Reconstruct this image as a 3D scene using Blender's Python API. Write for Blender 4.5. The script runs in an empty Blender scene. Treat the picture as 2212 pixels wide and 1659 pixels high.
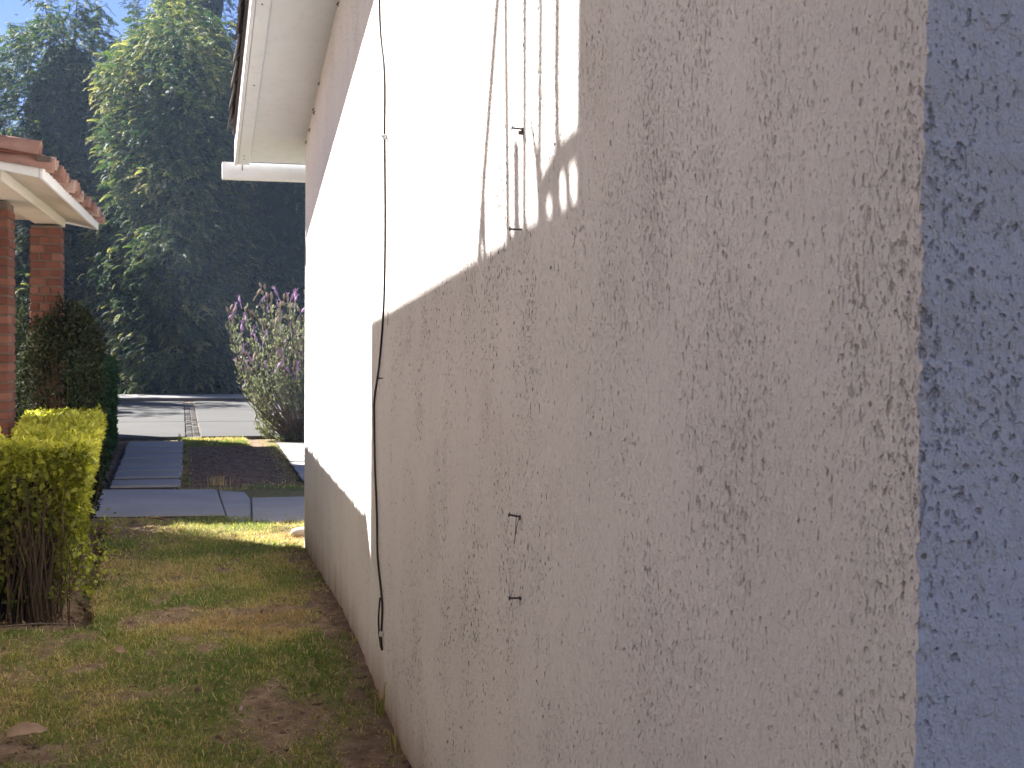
import bpy, bmesh, math, random
import numpy as np
from mathutils import Vector, Matrix
random.seed(7); RNG = np.random.default_rng(11)
R = math.radians
sc = bpy.context.scene
COL = sc.collection

# ------------------------------------------------------------------ camera, sky, sun, exposure
EYE = 1.5
th, ph, ro = R(13.42), R(1.71), 0.008
F = Vector((math.sin(th)*math.cos(ph), math.cos(th)*math.cos(ph), -math.sin(ph)))
r0 = Vector((math.cos(th), -math.sin(th), 0)); u0 = r0.cross(F)
CR = math.cos(ro)*r0 + math.sin(ro)*u0; CU = -math.sin(ro)*r0 + math.cos(ro)*u0
cd = bpy.data.cameras.new('camera'); cam = bpy.data.objects.new('camera', cd); COL.objects.link(cam)
cam.matrix_world = Matrix(((CR.x, CU.x, -F.x, 0), (CR.y, CU.y, -F.y, 0), (CR.z, CU.z, -F.z, EYE), (0, 0, 0, 1)))
cd.sensor_width = 36; cd.lens = 36*3000/2212; cd.clip_start = .05; cd.clip_end = 2000
cd.dof.use_dof = True; cd.dof.focus_distance = 5.5; cd.dof.aperture_fstop = 16
sc.camera = cam
SUN_EL, SUN_AZ = R(39.5), R(-44)            # azimuth measured from +Y towards +X
S = Vector((math.sin(SUN_AZ)*math.cos(SUN_EL), math.cos(SUN_AZ)*math.cos(SUN_EL), math.sin(SUN_EL)))
w = bpy.data.worlds.new('World'); sc.world = w; w.use_nodes = True
nt = w.node_tree; bg = nt.nodes['Background']
sky = nt.nodes.new('ShaderNodeTexSky'); sky.sky_type = 'NISHITA'; sky.sun_disc = False
sky.sun_elevation = SUN_EL; sky.sun_rotation = SUN_AZ; sky.altitude = 2200; sky.air_density = 1.0; sky.dust_density = .15; sky.ozone_density = 2.5
tc = nt.nodes.new('ShaderNodeTexCoord')
mp = nt.nodes.new('ShaderNodeMapping'); mp.inputs['Scale'].default_value = (1, 1, 2.2)
ns = nt.nodes.new('ShaderNodeTexNoise'); ns.inputs['Scale'].default_value = 7.5; ns.inputs['Detail'].default_value = 7; ns.inputs['Roughness'].default_value = .58
cr = nt.nodes.new('ShaderNodeValToRGB'); cr.color_ramp.elements[0].position = .55; cr.color_ramp.elements[1].position = .78
cr.color_ramp.elements[1].color = (.75, .75, .75, 1)
mx = nt.nodes.new('ShaderNodeMix'); mx.data_type = 'RGBA'
mx.inputs[7].default_value = (7.5, 7.8, 8.4, 1)
L = nt.links.new
L(tc.outputs['Generated'], mp.inputs['Vector']); L(mp.outputs['Vector'], ns.inputs['Vector']); L(ns.outputs['Fac'], cr.inputs['Fac'])
L(cr.outputs['Color'], mx.inputs[0]); L(sky.outputs['Color'], mx.inputs[6]); 
tn = nt.nodes.new('ShaderNodeMix'); tn.data_type = 'RGBA'; tn.blend_type = 'MULTIPLY'; tn.inputs[0].default_value = 1; tn.inputs[7].default_value = (.44, .435, .56, 1)
L(mx.outputs[2], tn.inputs[6]); L(tn.outputs[2], bg.inputs['Color'])
bg.inputs['Strength'].default_value = .055
sd = bpy.data.lights.new('sun', 'SUN'); sd.energy = 4.4; sd.angle = R(.47); sd.color = (1, .965, .92)
so = bpy.data.objects.new('sun', sd); COL.objects.link(so); so.rotation_euler = S.to_track_quat('Z', 'Y').to_euler(); so.location = (-8, 12, 14)
vs = sc.view_settings; vs.view_transform = 'Standard'; vs.look = 'None'; vs.exposure = 2.45; vs.gamma = 1; vs.use_curve_mapping = False
sc.render.engine = 'CYCLES'; sc.cycles.max_bounces = 8; sc.cycles.diffuse_bounces = 6; sc.cycles.transmission_bounces = 4
sc.cycles.use_denoising = True

# ------------------------------------------------------------------ helpers
def hash3(ix, iy, iz):
    h = (ix.astype(np.int64)*374761393 + iy.astype(np.int64)*668265263 + iz.astype(np.int64)*2147483647 + 1013904223) & 0xffffffff
    h = ((h ^ (h >> 13))*1274126177) & 0xffffffff
    return ((h ^ (h >> 16)) & 0xffff)/65535.
def vnoise(x, y, z=0.):
    x, y, z = np.broadcast_arrays(np.asarray(x, float), np.asarray(y, float), np.asarray(z, float))
    ix, iy, iz = np.floor(x), np.floor(y), np.floor(z); fx, fy, fz = x-ix, y-iy, z-iz
    fx, fy, fz = [t*t*(3-2*t) for t in (fx, fy, fz)]
    o = 0
    for a in (0, 1):
        for b in (0, 1):
            for c in (0, 1):
                o = o + hash3(ix+a, iy+b, iz+c)*(fx if a else 1-fx)*(fy if b else 1-fy)*(fz if c else 1-fz)
    return o
def fbm(x, y, z=0., o=4):
    s, a, t = 0, .5, 0
    for i in range(o):
        s = s + a*vnoise(np.asarray(x)*2**i+17.3*i, np.asarray(y)*2**i+5.1*i, np.asarray(z)*2**i); t += a; a *= .5
    return s/t

def tag(o, label=None, cat=None, group=None, kind=None):
    if label: o['label'] = label
    if cat: o['category'] = cat
    if group: o['group'] = group
    if kind: o['kind'] = kind
    return o
def link(name, me, mat, parent=None):
    o = bpy.data.objects.new(name, me); COL.objects.link(o)
    if mat and not me.materials: me.materials.append(mat)
    if parent: o.parent = parent
    return o
def empty(name, loc=(0, 0, 0), rz=0, parent=None):
    o = bpy.data.objects.new(name, None); COL.objects.link(o); o.location = loc; o.rotation_euler = (0, 0, rz); o.empty_display_size = .2
    if parent: o.parent = parent
    return o
class MB:
    def __init__(s): s.v, s.f = [], []
    def add(s, vs, fs):
        n = len(s.v); s.v += [tuple(v) for v in vs]; s.f += [tuple(n+i for i in f) for f in fs]; return s
    def box(s, x0, x1, y0, y1, z0, z1):
        return s.add([(x0, y0, z0), (x1, y0, z0), (x1, y1, z0), (x0, y1, z0), (x0, y0, z1), (x1, y0, z1), (x1, y1, z1), (x0, y1, z1)],
                     [(0, 3, 2, 1), (4, 5, 6, 7), (0, 1, 5, 4), (1, 2, 6, 5), (2, 3, 7, 6), (3, 0, 4, 7)])
    def prism(s, pts, vec):
        n = len(pts); vec = Vector(vec); p = [Vector(q) for q in pts]
        return s.add(p+[q+vec for q in p], [tuple(range(n-1, -1, -1)), tuple(range(n, 2*n))]+[(i, (i+1) % n, n+(i+1) % n, n+i) for i in range(n)])
    def tube(s, pts, r, n=6, cap=True):
        pts = [Vector(p) for p in pts]; rs = r if hasattr(r, '__len__') else [r]*len(pts)
        base = len(s.v); up = None
        for i, p in enumerate(pts):
            t = (pts[min(i+1, len(pts)-1)]-pts[max(i-1, 0)]).normalized()
            if up is None: up = t.orthogonal().normalized()
            up = (up-t*up.dot(t)).normalized(); sd_ = t.cross(up)
            for k in range(n):
                a = 2*math.pi*k/n; q = p+(up*math.cos(a)+sd_*math.sin(a))*rs[i]; s.v.append(tuple(q))
        for i in range(len(pts)-1):
            for k in range(n):
                a, b = base+i*n+k, base+i*n+(k+1) % n; s.f.append((a, b, b+n, a+n))
        if cap:
            s.f.append(tuple(base+k for k in range(n-1, -1, -1))); e = base+(len(pts)-1)*n; s.f.append(tuple(e+k for k in range(n)))
        return s
    def mesh(s, name, smooth=False, bevel=0):
        me = bpy.data.meshes.new(name); me.from_pydata(s.v, [], s.f); me.update()
        if bevel:
            bm = bmesh.new(); bm.from_mesh(me)
            bmesh.ops.bevel(bm, geom=bm.edges[:], offset=bevel, segments=1, affect='EDGES', clamp_overlap=True); bm.to_mesh(me); bm.free()
        if smooth: me.polygons.foreach_set('use_smooth', [True]*len(me.polygons))
        return me
    def build(s, name, mat, parent=None, smooth=False, bevel=0):
        return link(name, s.mesh(name, smooth, bevel), mat, parent)
def npmesh(name, V, Fc, mat, parent=None, attrs=None, smooth=False):
    """V (n,3), Fc (m,k) arrays -> one mesh; attrs: face float attributes"""
    me = bpy.data.meshes.new(name); m, k = Fc.shape
    me.vertices.add(len(V)); me.vertices.foreach_set('co', np.ascontiguousarray(V, dtype=np.float32).ravel())
    me.loops.add(m*k); me.loops.foreach_set('vertex_index', np.ascontiguousarray(Fc, dtype=np.int32).ravel())
    me.polygons.add(m); me.polygons.foreach_set('loop_start', np.arange(0, m*k, k, dtype=np.int32))
    me.polygons.foreach_set('loop_total', np.full(m, k, dtype=np.int32))
    if smooth: me.polygons.foreach_set('use_smooth', np.ones(m, dtype=bool))
    me.update(calc_edges=True)
    for n_, a in (attrs or {}).items():
        at = me.attributes.new(n_, 'FLOAT', 'FACE' if len(a) == m else 'POINT'); at.data.foreach_set('value', np.ascontiguousarray(a, dtype=np.float32))
    return link(name, me, mat, parent)
def copies(TV, TF, Mx, T):
    """template verts (a,3), faces (b,k), rotation-scale (n,3,3), translations (n,3)"""
    n, a = len(T), len(TV)
    V = np.einsum('nij,aj->nai', Mx, TV)+T[:, None, :]
    Fc = (TF[None]+(np.arange(n)*a)[:, None, None])
    return V.reshape(-1, 3), Fc.reshape(-1, TF.shape[1])
def frames(d, up=(0, 0, 1), roll=None):
    """rotation matrices with local x along d, local z near up"""
    d = d/np.linalg.norm(d, axis=1, keepdims=True); up = np.broadcast_to(np.asarray(up, float), d.shape)
    y = np.cross(up, d); y /= np.linalg.norm(y, axis=1, keepdims=True)+1e-9; z = np.cross(d, y)
    if roll is not None:
        c, s_ = np.cos(roll)[:, None], np.sin(roll)[:, None]; y, z = y*c+z*s_, z*c-y*s_
    return np.stack([d, y, z], axis=2)

# ------------------------------------------------------------------ materials
def newmat(name, rough=.9, spec=.2):
    m = bpy.data.materials.new(name); m.use_nodes = True; n = m.node_tree.nodes; b = n['Principled BSDF']
    b.inputs['Roughness'].default_value = rough; b.inputs['Specular IOR Level'].default_value = spec
    return m, m.node_tree, b
def N(t, typ, **kw):
    n = t.nodes.new(typ)
    for k, v in kw.items():
        if k in ('Scale', 'Detail', 'Roughness', 'Strength', 'Distance', 'Fac', 'Distortion'): n.inputs[k].default_value = v
        else: setattr(n, k, v)
    return n
def ramp(t, src, stops):
    r = N(t, 'ShaderNodeValToRGB'); e = r.color_ramp.elements
    while len(e) < len(stops): e.new(.5)
    for q, (p, c) in zip(e, stops):
        q.position = p; q.color = (c, c, c, 1) if not hasattr(c, '__len__') else (*c, 1)
    t.links.new(src, r.inputs['Fac']); return r.outputs['Color']
def mix(t, fac, a, b, mode='MIX'):
    m = N(t, 'ShaderNodeMix', data_type='RGBA', blend_type=mode)
    for i, x in ((0, fac), (6, a), (7, b)):
        if hasattr(x, 'is_linked') or hasattr(x, 'links'): t.links.new(x, m.inputs[i])
        elif i == 0: m.inputs[0].default_value = x
        else: m.inputs[i].default_value = (*x, 1)
    return m.outputs[2]
def math_(t, op, a, b=0., clamp=False):
    m = N(t, 'ShaderNodeMath', operation=op, use_clamp=clamp)
    for i, x in ((0, a), (1, b)):
        if hasattr(x, 'links'): t.links.new(x, m.inputs[i])
        else: m.inputs[i].default_value = x
    return m.outputs[0]
def obj_co(t, scale=(1, 1, 1)):
    g = N(t, 'ShaderNodeNewGeometry'); mp_ = N(t, 'ShaderNodeMapping'); mp_.inputs['Scale'].default_value = scale
    t.links.new(g.outputs['Position'], mp_.inputs['Vector']); return mp_.outputs['Vector']
def noise(t, co, scale, detail=3, rough=.55):
    n = N(t, 'ShaderNodeTexNoise', Scale=scale, Detail=detail, Roughness=rough); t.links.new(co, n.inputs['Vector']); return n.outputs['Fac']
def bump(t, b, h, strength, dist):
    n = N(t, 'ShaderNodeBump', Strength=strength, Distance=dist); t.links.new(h, n.inputs['Height']); t.links.new(n.outputs['Normal'], b.inputs['Normal'])

def stucco(name, base, pit, amt=.64, lumps=.30, off=0., relief=.0085):
    """hand-floated render: stones dragged downwards leave short vertical pits, dirt and recess shade put into their colour"""
    m, t, b = newmat(name, .95, .1)
    co = obj_co(t)
    # clusters of pits
    pv = obj_co(t, (1, 1, .72)); clus = noise(t, obj_co(t, (1, 1, .55)), 4.2, 3)
    warp = N(t, 'ShaderNodeTexNoise', Scale=34, Detail=2); t.links.new(co, warp.inputs['Vector'])
    vm = N(t, 'ShaderNodeVectorMath', operation='MULTIPLY_ADD'); t.links.new(warp.outputs['Color'], vm.inputs[0]); vm.inputs[1].default_value = (.012, .012, .010); t.links.new(pv, vm.inputs[2])
    n1 = noise(t, vm.outputs[0], 76, 2, .5)
    n2 = noise(t, obj_co(t, (1, 1, .8)), 140, 2, .5)
    n4 = noise(t, obj_co(t, (1, 1, .22)), 62, 2, .5)          # long drag lines
    if off: n1 = math_(t, 'SUBTRACT', n1, off); n2 = math_(t, 'SUBTRACT', n2, off*.7); n4 = math_(t, 'SUBTRACT', n4, off*2)
    near = ramp(t, math_(t, 'MULTIPLY', N_y(t), .1), [(.55, 1.), (.66, .55)])    # smoother on the far bay
    thr = math_(t, 'SUBTRACT', math_(t, 'MULTIPLY', math_(t, 'SUBTRACT', clus, .5), .30), .018)
    p1 = ramp(t, math_(t, 'ADD', n1, thr), [(.60, 0.), (.74, 1.)])
    p2 = ramp(t, math_(t, 'ADD', n2, thr), [(.60, 0.), (.76, .8)])
    p4 = ramp(t, math_(t, 'ADD', n4, math_(t, 'MULTIPLY', thr, .8)), [(.68, 0.), (.77, .5)])
    pits = math_(t, 'MAXIMUM', math_(t, 'MAXIMUM', p1, p2), p4)
    pits = math_(t, 'MULTIPLY', pits, near)
    mott = noise(t, co, 1.6, 4)
    colr = mix(t, ramp(t, mott, [(.35, 0.), (.7, 1.)]), base, tuple(c*.93 for c in base))
    fine = noise(t, co, 240, 2)
    colr = mix(t, ramp(t, fine, [(.3, .16), (.6, 0.)]), colr, pit)
    yl = ramp(t, noise(t, obj_co(t, (1, 1, .8)), 2.6, 4), [(.58, 0.), (.72, .28)])
    colr = mix(t, math_(t, 'MULTIPLY', yl, ramp(t, n2, [(.4, 0.), (.62, 1.)])), colr, (.42, .36, .22))
    colr = mix(t, math_(t, 'MULTIPLY', pits, amt), colr, pit)  # pit dirt and recess shade painted as one dark tone
    # rain-splash soil on the foot of the wall, following the ground
    sx = N(t, 'ShaderNodeSeparateXYZ'); t.links.new(co, sx.inputs[0])
    gl = N(t, 'ShaderNodeMapRange'); t.links.new(sx.outputs['Y'], gl.inputs['Value'])
    for i, v in enumerate((0, 3., 7.8, -.29, 0.)):
        if i: gl.inputs[i].default_value = v
    hh = math_(t, 'SUBTRACT', sx.outputs['Z'], gl.outputs[0])
    hh = math_(t, 'ADD', hh, math_(t, 'MULTIPLY', math_(t, 'SUBTRACT', noise(t, obj_co(t, (1, 1, .3)), 5, 4), .5), .30))
    spl = ramp(t, hh, [(.0, .75), (.05, .50), (.20, .12), (.42, 0.)])
    colr = mix(t, spl, colr, (.30, .20, .12))
    lump = noise(t, obj_co(t, (1, 1, .7)), 60, 5, .62)
    colr = mix(t, ramp(t, lump, [(.30, lumps), (.47, 0.)]), colr, pit)  # hollows between lumps darkened in the colour, as cavity shade
    zone = ramp(t, math_(t, 'MULTIPLY', N_y(t), .1), [(.24, 0.), (.36, 1.), (.55, 1.), (.64, .6)])     # pit shade painted darker along the sunlit stretch, relief slightly deeper
    hole = ramp(t, math_(t, 'ADD', math_(t, 'ADD', n1, thr), math_(t, 'MULTIPLY', zone, .055)), [(.70, 0.), (.76, 1.)])
    hole2 = math_(t, 'MULTIPLY', ramp(t, math_(t, 'ADD', n2, thr), [(.67, 0.), (.74, 1.)]), zone)
    hole = math_(t, 'MULTIPLY', math_(t, 'MAXIMUM', hole, hole2), ramp(t, zone, [(0., .26), (1., .85)]))
    colr = mix(t, hole, colr, (.062, .050, .042))
    t.links.new(colr, b.inputs['Base Color'])
    h = math_(t, 'SUBTRACT', math_(t, 'ADD', math_(t, 'MULTIPLY', lump, .9), math_(t, 'MULTIPLY', fine, .18)), math_(t, 'MULTIPLY', pits, .8))
    bn = N(t, 'ShaderNodeBump', Strength=1.); t.links.new(h, bn.inputs['Height']); t.links.new(bn.outputs['Normal'], b.inputs['Normal'])
    t.links.new(math_(t, 'ADD', math_(t, 'MULTIPLY', zone, .002), relief), bn.inputs['Distance'])
    return m
def N_y(t):
    g = N(t, 'ShaderNodeNewGeometry'); s_ = N(t, 'ShaderNodeSeparateXYZ'); t.links.new(g.outputs['Position'], s_.inputs[0]); return s_.outputs['Y']
def plaster(name, c, rough=.9, var=.12, scale=3., grain=90, bs=.15):
    m, t, b = newmat(name, rough, .15); co = obj_co(t)
    a = noise(t, co, scale, 5, .6)
    colr = mix(t, ramp(t, a, [(.3, 0.), (.72, 1.)]), c, tuple(x*(1-var*2) for x in c))
    colr = mix(t, ramp(t, noise(t, co, scale*9, 4, .7), [(.5, 0.), (.75, .25)]), colr, tuple(x*.6 for x in c))
    t.links.new(colr, b.inputs['Base Color']); bump(t, b, noise(t, co, grain, 4, .6), bs, .003); return m
def shade_sides(mat):  # shade of the joints painted into the colour of side faces
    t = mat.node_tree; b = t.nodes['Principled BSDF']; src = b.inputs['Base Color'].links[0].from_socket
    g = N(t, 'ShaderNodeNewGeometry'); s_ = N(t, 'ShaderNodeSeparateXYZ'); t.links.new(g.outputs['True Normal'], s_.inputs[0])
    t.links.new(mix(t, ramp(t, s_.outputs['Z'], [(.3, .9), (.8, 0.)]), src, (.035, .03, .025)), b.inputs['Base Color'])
def varied(name, stops, rough=.85, grain=60, bs=.3, scale=14, objrnd=.6, wear=.25):
    """fired clay / brick: colour differs piece by piece, plus blotches"""
    m, t, b = newmat(name, rough, .2); oi = N(t, 'ShaderNodeObjectInfo'); co = obj_co(t)
    f = math_(t, 'ADD', math_(t, 'MULTIPLY', oi.outputs['Random'], objrnd), math_(t, 'MULTIPLY', noise(t, co, scale, 4), 1-objrnd))
    colr = ramp(t, f, stops)
    colr = mix(t, ramp(t, noise(t, co, scale*2.2, 5, .7), [(.52, 0.), (.7, wear)]), colr, (.10, .085, .075))
    t.links.new(colr, b.inputs['Base Color']); bump(t, b, noise(t, co, grain, 4, .65), bs, .004); return m
def leafmat(name, stops, trans=.35, rough=.55, spec=.3, tr_gain=1.6):
    m, t, b = newmat(name, rough, spec); at = N(t, 'ShaderNodeAttribute', attribute_name='rnd')
    colr = ramp(t, at.outputs['Fac'], stops); t.links.new(colr, b.inputs['Base Color'])
    tr = N(t, 'ShaderNodeBsdfTranslucent'); ms = N(t, 'ShaderNodeMixShader'); ms.inputs[0].default_value = trans
    g = mix(t, 1., colr, (tr_gain, tr_gain*1.02, tr_gain*.6), 'MULTIPLY'); t.links.new(g, tr.inputs['Color'])
    t.links.new(b.outputs[0], ms.inputs[1]); t.links.new(tr.outputs[0], ms.inputs[2]); t.links.new(ms.outputs[0], t.nodes['Material Output'].inputs['Surface'])
    return m
def plain(name, c, rough=.6, spec=.3, metal=0):
    m, t, b = newmat(name, rough, spec); co = obj_co(t)
    t.links.new(mix(t, ramp(t, noise(t, co, 40, 4), [(.35, 0.), (.7, .5)]), c, tuple(x*.6 for x in c)), b.inputs['Base Color']); b.inputs['Metallic'].default_value = metal; return m

M = {}
M['wall'] = stucco('warm_stucco', (.87, .83, .795), (.30, .245, .205), .52, .15)
M['front'] = stucco('pale_grey_stucco', (.72, .72, .71), (.32, .31, .31), .34, .20, .038, .020)  # near-neutral grey base, cooler and darker than the side wall
M['white'] = plaster('white_paint', (.72, .735, .745), .8, .05, 2.0, 120, .1)
M['soffit'] = plaster('soffit_paint', (.70, .725, .75), .85, .05, 1.5, 200, .12)
M['beam'] = plaster('cream_paint', (.62, .585, .52), .85, .06, 2, 120, .15)
M['cream'] = plaster('cream_house_render', (.89, .81, .71), .92, .08, 1.2, 60, .3)
M['tile'] = varied('clay_tile', [(.15, (.22, .12, .092)), (.5, (.37, .22, .175)), (.85, (.52, .37, .30))], .8, 70, .3)
M['oldtile'] = varied('weathered_tile', [(.15, (.085, .072, .064)), (.5, (.13, .105, .09)), (.85, (.19, .155, .13))], .9, 70, .4)
M['brick'] = varied('red_brick', [(.1, (.10, .042, .033)), (.5, (.15, .063, .047)), (.9, (.215, .108, .08))], .9, 90, .5)
M['mortar'] = plaster('mortar', (.16, .125, .105), .95, .12, 12, 140, .4)
M['slab'] = plaster('concrete_slab', (.39, .37, .345), .9, .10, 1.8, 70, .35)
shade_sides(M['slab'])
M['road'] = plaster('road_concrete', (.10, .098, .092), .9, .08, .7, 50, .3)
M['cobble'] = varied('cobble', [(.1, (.072, .069, .064)), (.5, (.086, .082, .076)), (.9, (.10, .095, .087))], .9, 60, .4)
M['cable'] = plain('black_cable', (.022, .016, .012), .5, .4)
M['greywire'] = plain('grey_wire', (.36, .33, .31), .6, .3)
M['clip'] = plain('white_clip', (.62, .6, .57), .5, .4)
M['steel'] = plain('dull_steel', (.12, .105, .095), .55, .4, .3)
M['rope'] = plain('twine', (.20, .165, .13), .9, .1)
M['bark'] = plaster('bark', (.10, .07, .05), .95, .2, 20, 60, .8)
M['stem'] = plaster('hedge_stem', (.13, .095, .065), .95, .15, 30, 90, .4)
M['dryleaf'] = plaster('dry_leaf', (.42, .29, .19), .8, .18, 22, 80, .3)
M['stone'] = plaster('pale_stone', (.55, .46, .40), .9, .1, 20, 60, .4)
M['cypress'] = leafmat('cypress_foliage', [(0., (.016, .036, .022)), (.40, (.035, .07, .026)), (.68, (.10, .13, .035)), (1., (.30, .285, .13))], .34, .6, .2)
M['hedge_core'] = plaster('dark_hedge_core', (.055, .038, .026), 1., .3, 24, 40, .9)
M['core'] = plaster('dark_leaf_core', (.008, .018, .010), 1., .2, 3, 20, .5)
M['hedge_y'] = leafmat('golden_privet', [(0., (.07, .085, .02)), (.4, (.23, .25, .04)), (.75, (.48, .48, .075)), (1., (.68, .64, .14))], .42, .5, .3)
M['hedge_g'] = leafmat('dark_privet', [(0., (.010, .028, .008)), (.5, (.022, .060, .014)), (1., (.05, .105, .025))], .25, .5, .3)
M['shrub'] = leafmat('dull_shrub', [(0., (.018, .023, .015)), (.5, (.038, .048, .031)), (1., (.075, .085, .058))], .15, .8, .05)
M['lav_leaf'] = leafmat('lavender_leaf', [(0., (.07, .085, .06)), (.5, (.17, .19, .135)), (1., (.34, .35, .26))], .25, .6, .2)
M['lav_flower'] = plaster('lavender_bloom', (.58, .37, .58), .8, .15, 30, 60, .2)
M['lav_dry'] = plaster('dry_lavender_head', (.42, .32, .22), .9, .2, 30, 60, .3)
M['grass'] = leafmat('grass_blades', [(0., (.38, .25, .14)), (.22, (.58, .47, .27)), (.40, (.38, .33, .12)), (.62, (.24, .27, .075)), (1., (.13, .20, .05))], .35, .6, .2)

# soil with thatch
m, t, b = newmat('soil', .97, .08); co = obj_co(t); at = N(t, 'ShaderNodeAttribute', attribute_name='grassy')
so_ = ramp(t, noise(t, co, 9, 6, .7), [(.3, (.10, .066, .042)), (.5, (.20, .14, .095)), (.72, (.32, .24, .17))])
thc = ramp(t, noise(t, co, 38, 5, .7), [(.3, (.11, .10, .045)), (.55, (.20, .18, .075)), (.75, (.34, .27, .14))])
colr = mix(t, ramp(t, at.outputs['Fac'], [(.25, 0.), (.7, .85)]), so_, thc); t.links.new(colr, b.inputs['Base Color'])
bump(t, b, noise(t, co, 70, 5, .7), .8, .012); M['soil'] = m

# ------------------------------------------------------------------ ground
def gz(y):
    return np.interp(y, [0, 3, 5.36, 6.07, 6.9, 7.8], [-.34, -.29, -.17, -.124, -.035, 0])
def edge_x(y):    # right edge of the planting bed
    return -.432-(np.asarray(y)-7.746)*.0313
def in_bed(x, y):
    wob = (fbm(np.asarray(x)*5, np.asarray(y)*5, 3.)-.5)*.10
    right = edge_x(y)+wob-np.asarray(x); near = np.asarray(y)-(7.50+wob*1.5); far = 11.95-np.asarray(y)
    return np.clip(np.minimum(np.minimum(right, near), far)/.05, 0, 1)
def grassy(x, y):
    x, y = np.asarray(x, float), np.asarray(y, float)
    g = np.clip((fbm(x*2.6, y*1.9, 1.)-.40)*4.2+.78, 0, 1)
    g *= np.clip(1.15-1.0*np.exp(-((x-.45)/.24)**2-((y-5.95)/.40)**2), 0, 1)          # worn spot
    g *= np.clip(1.1-.75*np.exp(-((x+.15)/.30)**2-((y-6.4)/.12)**2), 0, 1)
    g *= np.clip((.90-x)/.22+.12*(y > 9.5), 0.05, 1)                                   # along the wall
    g *= np.clip(1.1-.55*np.exp(-((x-.45)/.30)**2-((y-7.7-.4*x)/.20)**2), 0, 1)
    g *= np.clip(.45+2.6*(fbm(x*8+5, y*5, 8.)-.28), 0, 1)
    g *= np.clip(1.1-.8*np.exp(-((x+.38)/.30)**2-((y-11.1)/.45)**2), 0, 1)
    g = np.where((y > 9.9) & (x > -.05), np.maximum(g, .8), g)
    g = g*(1-in_bed(x, y))
    pt = np.clip(np.maximum(np.maximum(1-(x-0.0)/.18, 1-(y-14.3)/1.0-.25*(x < .6)), (x-1.0)/.35)*.9, 0, .75)  # the dug patch between the paths
    pt = np.where((y > 20.2) & (x < .95), .95, pt)
    g = np.where(y > 14.3, pt*(.55+.6*fbm(x*4, y*2, 9.)), g)
    g = np.where((x < -.72) & (y > 12), .1, g)
    g = np.where(y > 21.7, .1, g)
    return np.clip(g, 0, 1)
xs = np.unique(np.concatenate([np.linspace(-300, -12, 14), np.linspace(-12, -2.2, 18), np.arange(-2.2, 1.05, .028), np.linspace(1.05, 3, 24), np.linspace(3, 14, 12), np.linspace(14, 300, 14)]))
ys = np.unique(np.concatenate([np.linspace(-80, 2, 14), np.linspace(2, 4.2, 12), np.arange(4.2, 12.4, .028), np.arange(12.4, 22, .09), np.linspace(22, 60, 24), np.linspace(60, 600, 14)]))
X, Y = np.meshgrid(xs, ys); G = grassy(X, Y); B = in_bed(X, Y)
near = (X > -2.3) & (X < 1.1) & (Y > 4) & (Y < 22)
Z = gz(Y)+np.where(near, (fbm(X*9, Y*9, 4.)-.5)*.035+(fbm(X*30, Y*30, 2., 2)-.5)*.016, 0)
bedw = B*(.075+.05*np.exp(-((edge_x(Y)-X)/.12)**2)); Z -= np.where(near, bedw, 0)
Z += np.where(near & (B > .3), (fbm(X*22, Y*22, 7., 3)-.5)*.05, 0)
Z -= np.where(Y > 11.6, .018, 0)+np.where((Y > 14.4) & (Y < 21) & (X > -.78) & (X < .05), .10, 0)
hole = np.exp(-((X-.80)/.10)**2-((Y-11.1)/.14)**2); Z -= hole*.07; G = G*(1-np.clip(hole*1.6, 0, 1))
ny, nx = X.shape; idx = np.arange(ny*nx).reshape(ny, nx)
Fc = np.stack([idx[:-1, :-1], idx[:-1, 1:], idx[1:, 1:], idx[1:, :-1]], -1).reshape(-1, 4)
g = npmesh('ground', np.stack([X, Y, Z], -1).reshape(-1, 3), Fc, M['soil'], attrs={'grassy': G.ravel()}, smooth=True); tag(g, kind='structure')

# paving -------------------------------------------------------------
def slab_obj(name, pts, z0, z1, mat, parent, bev=.008):
    mb = MB(); mb.prism([(x, y, z0) for x, y in pts], (0, 0, z1-z0)); return mb.build(name, mat, parent, bevel=bev)
sw = empty('sidewalk'); tag(sw, kind='structure')
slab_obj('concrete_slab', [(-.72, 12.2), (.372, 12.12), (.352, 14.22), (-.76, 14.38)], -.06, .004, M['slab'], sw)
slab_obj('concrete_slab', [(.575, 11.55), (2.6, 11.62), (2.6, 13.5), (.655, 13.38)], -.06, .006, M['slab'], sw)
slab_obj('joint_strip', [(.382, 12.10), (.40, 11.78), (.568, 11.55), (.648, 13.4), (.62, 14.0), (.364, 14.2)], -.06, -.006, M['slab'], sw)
sp = empty('stepping_path'); tag(sp, kind='structure')
def lerp(a, b, u): return a+(b-a)*u
ed = [14.46, 15.32, 16.18, 17.05, 17.92, 18.78, 19.62, 20.95]
for k in range(7):
    a0, a1 = ed[k]+.10, ed[k+1]-.10
    xl = lambda y: lerp(-.70, -.745, (y-14.4)/6.5); xr = lambda y: lerp(-.004, .044, (y-14.4)/6.5)
    j = lambda: random.uniform(-.012, .012)
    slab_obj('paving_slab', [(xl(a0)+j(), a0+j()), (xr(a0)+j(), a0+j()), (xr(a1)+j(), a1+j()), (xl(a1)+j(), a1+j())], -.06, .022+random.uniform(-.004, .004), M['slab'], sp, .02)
sp2 = empty('side_path'); tag(sp2, kind='structure')
for k in range(7):
    a0, a1 = 14.75+k*.79, 14.75+k*.79+.71
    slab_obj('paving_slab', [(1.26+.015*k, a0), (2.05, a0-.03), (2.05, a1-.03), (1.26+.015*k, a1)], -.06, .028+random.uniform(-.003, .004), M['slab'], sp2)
rd = empty('road'); tag(rd, kind='structure')
def rx(p, y): return [(-60, y[0]), (p, y[0]), (p, y[1]), (-60, y[1])]
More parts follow.
